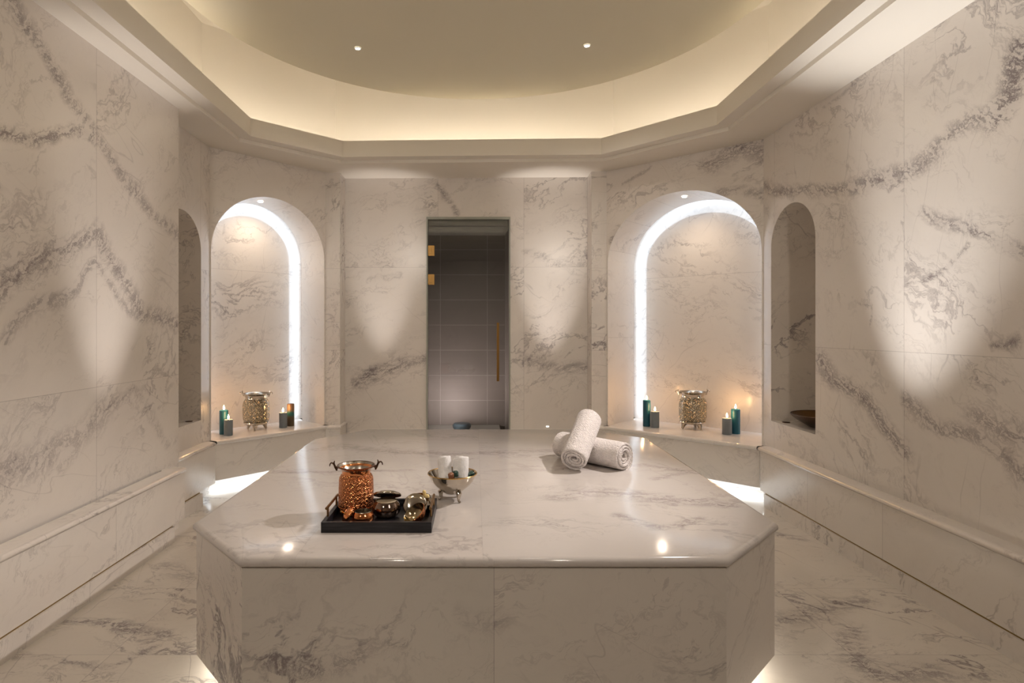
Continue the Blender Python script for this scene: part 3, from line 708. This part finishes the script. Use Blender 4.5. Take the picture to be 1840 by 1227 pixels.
def place_roll(name, p0, p1, r, layers, mat, label, seed, squash=1.0, group=None, dome=0):
    p0 = Vector(p0); p1 = Vector(p1); d = p1-p0; L = d.length
    m = roll(r, L, layers, seed, squash, dome=dome)
    q = Vector((1, 0, 0)).rotation_difference(d.normalized())
    if abs(d.normalized().z) < .1:
        q = Matrix.Rotation(math.atan2(d.y, d.x), 4, 'Z').to_quaternion()
    o = m.build(name, mat, None, True, ang=70); o.location = (p0+p1)/2; o.rotation_mode = 'QUATERNION'; o.rotation_quaternion = q
    setp(o, label, 'towel', group)
    tx = bpy.data.textures.new(name+'_fluff', 'CLOUDS'); tx.noise_scale = .009
    sb = o.modifiers.new('sub', 'SUBSURF'); sb.levels = 1; sb.render_levels = 1
    dp = o.modifiers.new('fluff', 'DISPLACE'); dp.texture = tx; dp.strength = .0045 if r > .05 else .002; dp.texture_coords = 'LOCAL'; dp.mid_level = .6
    return o
place_roll('rolled_towel', (.478, 3.315, .648), (.762, 2.985, .648), .068, 4.2, m_terry, 'large rolled white towel lying flat on the marble platform', 3, .97)
place_roll('rolled_towel', (.497, 2.955, .640), (.627, 3.205, .812), .062, 4.3, m_terry, 'large rolled white towel leaning up against the lying towel on the platform', 9)

# ---------------------------------------------------------------- footed silver bowl with small towels and soaps
ZP = .5805
bx, by = -.0935, 2.475
fb = empty('footed_bowl', (bx, by, ZP)); setp(fb, 'silver bowl on three curled feet on the platform holding two small rolled white towels', 'bowl')
MB().lathe([(0.0001, .030), (.032, .031), (.040, .036), (.052, .048), (.070, .062), (.086, .080), (.095, .097), (.100, .108), (.102, .1115), (.100, .113)], 56).build('bowl_shell', m_sil, fb, True, ang=60)
MB().lathe([(.100, .113), (.0975, .108), (.0925, .097), (.083, .081), (.067, .065), (.049, .052), (0.0001, .044)], 56).build('bowl_inside', simple('mirror_inside', (.40, .36, .31), .08, 1), fb, True)
MB().lathe([(.0995, .1125), (.1025, .1105), (.1045, .113), (.1025, .1155), (.0995, .1145), (.0985, .113)], 56).build('rim', m_brass, fb, True)
for k in range(3):
    a = -PI/2+.62+k*2*PI/3; c, q = math.cos(a), math.sin(a)
    MB().tube([(c*.040, q*.040, .044), (c*.050, q*.050, .036), (c*.048, q*.048, .022), (c*.046, q*.046, .010), (c*.054, q*.054, .003), (c*.060, q*.060, .006)], [.012, .012, .008, .006, .0045, .003], 12).build('foot', m_sil, fb, True)
place_roll('small_rolled_towel', (bx-.026, by+.005, ZP+.080), (bx-.036, by+.034, ZP+.182), .0270, 3.2, m_terry2, 'small rolled white towel standing on the left in the silver footed bowl', 5, dome=.02)
place_roll('small_rolled_towel', (bx+.036, by+.003, ZP+.080), (bx+.038, by+.030, ZP+.182), .0310, 3.2, m_terry2, 'small rolled white towel standing on the right in the silver footed bowl', 6, dome=.022)
def chunk(name, loc, size, mat, label, cat, seed, n=2):
    rnd = random.Random(seed); bm = bmesh.new(); bmesh.ops.create_icosphere(bm, subdivisions=n, radius=1)
    for vv in bm.verts:
        for ax in range(3): vv.co[ax] = max(-.72, min(.72, vv.co[ax]*(1+rnd.uniform(-.06, .06))))
        vv.co = Vector((vv.co.x*size[0], vv.co.y*size[1], vv.co.z*size[2]))
    me = bpy.data.meshes.new(name); bm.to_mesh(me); bm.free(); me.materials.append(mat)
    for p in me.polygons: p.use_smooth = True
    o = bpy.data.objects.new(name, me); C.objects.link(o); o.location = loc; o.rotation_euler = (rnd.uniform(-.4, .4), rnd.uniform(-.4, .4), rnd.uniform(0, 3))
    bevel(o, .001, 1); return setp(o, label, cat)
m_amb = simple('amber_soap', (.30, .13, .07), .25, bump=(60, .5, .003)); m_grn = simple('green_soap', (.035, .075, .06), .25, bump=(60, .4, .003))
m_ylw = simple('yellow_soap', (.80, .62, .28), .5)
chunk('soap_bar', (bx-.004, by-.045, ZP+.112), (.016, .013, .019), m_amb, 'amber brown lump of soap at the front of the silver footed bowl', 'soap', 1)
chunk('soap_bar', (bx+.014, by-.034, ZP+.118), (.016, .012, .018), m_grn, 'dark green lump of soap beside the amber one in the silver footed bowl', 'soap', 2)
chunk('soap_bar', (bx+.078, by+.008, ZP+.106), (.014, .018, .015), m_grn, 'dark green lump of soap at the right edge of the silver footed bowl', 'soap', 3)

# ---------------------------------------------------------------- tray and what stands on it
TX0, TX1, TY0, TY1 = -.541, -.152, 2.076, 2.372
tcx, tcy = (TX0+TX1)/2, (TY0+TY1)/2
mw = bpy.data.materials.new('black_wood'); t = NT(mw); tc = t.n('ShaderNodeTexCoord').outputs['Object']
gr = t.noise(t.v('MULTIPLY', tc, (2, 30, 30)), 6, 6, .6)
t.bsdf(t.mix(t.mr(gr, .35, .7, 0, 1), (.005, .005, .007, 1), (.026, .025, .030, 1)), .38, 0, t.bump(gr, .2, .001))
tr = empty('serving_tray', (tcx, tcy, ZP)); setp(tr, 'black wooden tray with two brass bar handles on the platform, loaded with copper ware', 'tray')
hx, hy, wt = (TX1-TX0)/2, (TY1-TY0)/2, .014
MB().box(-hx+wt, hx-wt, -hy+wt, hy-wt, .001, .008).build('tray_floor', mw, tr)
rm = MB().box(-hx, hx, -hy, -hy+wt, 0, .037).box(-hx, hx, hy-wt, hy, 0, .037).box(-hx, -hx+wt, -hy+wt, hy-wt, 0, .037).box(hx-wt, hx, -hy+wt, hy-wt, 0, .037)
rm.build('tray_rim', mw, tr)
for sx in (-1, 1):
    xx = sx*(hx-wt/2); m = MB()
    m.tube([(xx, -.100, .071), (xx, .075, .071)], .0052, 12)
    for yy in (-.080, .055): m.tube([(xx, yy, .034), (xx, yy, .070)], .0038, 10)
    m.build('handle', simple('dark_brass', (.30, .18, .08), .35, 1), tr, True)
ZF = ZP+.0085
# copper bucket
cb = empty('copper_bucket', (-.459, 2.285, ZF), .12); setp(cb, 'engraved copper bucket with dark hook ears standing at the back left of the black tray', 'bucket')
MB().lathe([(0.0001, 0), (.060, 0), (.065, .003), (.067, .014), (.0668, .020), (.0655, .024), (.0672, .030), (.0675, .06), (.0665, .100), (.0655, .122), (.066, .125), (.064, .137), (.058, .147), (.054, .151)], 64).build('bucket_body', m_cope, cb, True, ang=60)
MB().lathe([(.054, .1505), (.054, .158), (.058, .168), (.066, .176), (.071, .180)], 64).build('neck', m_cop, cb, True)
MB().lathe([(.0695, .1785), (.0725, .1785), (.0735, .181), (.0725, .1835), (.0695, .1835)], 64).build('rim', simple('dark_copper', (.22, .09, .05), .3, 1), cb, True)
MB().lathe([(.0705, .182), (.064, .174), (.056, .165), (.051, .155), (.058, .14), (.063, .12), (.063, .02), (0.0001, .006)], 56).build('inside', m_tin, cb, True)
bead = MB()
for k in range(72):
    a = 2*PI*k/72; c, q = math.cos(a)*.0672, math.sin(a)*.0672
    bead.lathe([(0.0001, .0245), (.0017, .026), (.0017, .028), (0.0001, .0295)], 6, (c, q))
bead.build('bead_row', m_cop, cb, True)
ear((.073, 0, .180), 1, .95, m_darkm, cb, 'handle_ear'); ear((-.073, 0, .180), -1, .95, m_darkm, cb, 'handle_ear')

def pot_shell(o, r, h, out, inn, rim, nm='bowl_body'):
    MB().lathe([(0.0001, 0), (r*.62, 0), (r*.72, .002), (r*.92, h*.22), (r, h*.45), (r*.985, h*.62), (r*.90, h*.82), (r*.80, h*.93), (r*.79, h)], 56).build(nm, out, o, True, ang=60)
    MB().lathe([(r*.79, h), (r*.76, h+.001), (r*.75, h*.93), (r*.88, h*.7), (r*.93, h*.45), (r*.7, .004), (0.0001, .003)], 48).build('inside', inn, o, True)
def lid(loc, r, h, rx, ry, out, inn, name, label, knob=None, rz=0):
    o = empty(name, loc); o.rotation_euler = (rx, ry, rz); setp(o, label, 'dish' if 'dish' in name else 'lid')
    MB().lathe([(r*.99, -.006), (r*1.02, -.004), (r*1.02, 0), (r, .001), (r*.93, .004), (r*.6, h*.8), (r*.25, h), (0.0001, h)], 56).build('lid_top', out, o, True, ang=50)
    MB().lathe([(r*.99, -.006), (r*.95, -.005), (r*.93, .001), (r*.6, h*.55), (0.0001, h*.7)], 48).build('lid_underside', inn, o, True, ang=60)
    if knob: MB().lathe([(0.0001, h+.016), (.004, h+.015), (.0055, h+.011), (.004, h+.006), (.0025, h+.003), (.004, h-.001)], 20).build('knob', knob, o, True)
    return o
sp_ = empty('copper_pot', (-.407, 2.150, ZF)); setp(sp_, 'small round copper pot without its lid at the front left of the tray', 'pot')
pot_shell(sp_, .040, .046, m_cop, m_tin, None, 'pot_body')
lid((-.466, 2.155, ZF+.031), .033, .012, .25, -1.02, m_cop, m_cop, 'pot_lid', 'small copper lid with a pale knob tipped against the small copper pot', m_brass)
dbw = empty('pewter_bowl', (-.334, 2.235, ZF)); setp(dbw, 'dark polished round bowl filled with pale scrub in the middle of the tray', 'bowl')
pot_shell(dbw, .053, .060, m_pew, m_tin, None)
scr = MB().lathe([(.0412, .0555), (.035, .0575), (.02, .059), (0.0001, .0592)], 40).build('bath_scrub', simple('pale_scrub', (.58, .47, .32), .8, bump=(250, .9, .003)), None, True)
scr.location = (-.334, 2.235, ZF); setp(scr, 'pale grainy bath scrub filling the dark round bowl on the tray', 'scrub', kind='stuff')
lid((-.334, 2.258, ZF+.0765), .052, .013, -.44, 0, m_sil, m_pew, 'bowl_lid', 'dark silvery lid tilted open at the back of the dark round bowl')
bbw = empty('brass_bowl', (-.213, 2.302, ZF)); setp(bbw, 'round silver and brass bowl with yellow soap at the back right of the tray', 'bowl')
pot_shell(bbw, .050, .058, m_sil, m_brass, None)
chunk('soap_bar', (-.196, 2.300, ZF+.068), (.008, .010, .018), m_ylw, 'yellow soap stick standing up in the back right bowl on the tray', 'soap', 11)
chunk('soap_bar', (-.185, 2.285, ZF+.061), (.013, .011, .010), m_ylw, 'blocky yellow soap lying at the right rim of the back bowl on the tray', 'soap', 12)
chunk('soap_bar', (-.230, 2.305, ZF+.058), (.014, .012, .008), simple('pale_soap', (.66, .55, .33), .5), 'pale soap lying in the left of the back right bowl on the tray', 'soap', 13)
lid((-.224, 2.222, ZF+.046), .044, .010, 1.02, .12, m_sil, m_tin, 'silver_dish', 'shallow round silver lid leaning upright before the yellow soap bowl on the tray', None)  # a loose lid tipped upright on the tray
# ladle: tilted bowl and a long thin handle
ld = empty('copper_ladle', (-.218, 2.150, ZF+.036)); setp(ld, 'copper bath ladle tipped on its side at the front right of the tray, handle left', 'ladle')
Mx = Matrix.Rotation(-.62, 4, 'Y') @ Matrix.Rotation(.34, 4, 'X')
ro = .044
MB().lathe([(0.0001, -.030), (ro*.35, -.029), (ro*.68, -.022), (ro*.9, -.010), (ro*.99, .002), (ro*1.03, .006), (ro*1.0, .008)], 56).xf(Mx).build('ladle_bowl', m_cope, ld, True, ang=60)
MB().lathe([(ro*1.0, .008), (ro*.95, .003), (ro*.86, -.009), (ro*.64, -.0195), (ro*.3, -.026), (0.0001, -.027)], 48).xf(Mx).build('ladle_inside', simple('tinned_brass', (.46, .37, .23), .14, 1), ld, True)
MB().tube([(-.028, -.012, -.028), (-.05, -.022, -.031), (-.085, -.030, -.0325), (-.125, -.036, -.0330)], [.0038, .0030, .0026, .0022], 10).build('ladle_handle', m_cop, ld, True)

# ---------------------------------------------------------------- world and output
w = bpy.data.worlds.new('world'); S.world = w; w.use_nodes = True
w.node_tree.nodes['Background'].inputs[0].default_value = (.02, .018, .015, 1); w.node_tree.nodes['Background'].inputs[1].default_value = .3
S.view_settings.view_transform = 'Standard'; S.view_settings.look = 'None'; S.view_settings.gamma = 1.0
S.view_settings.use_curve_mapping = False; S.view_settings.exposure = 0.29
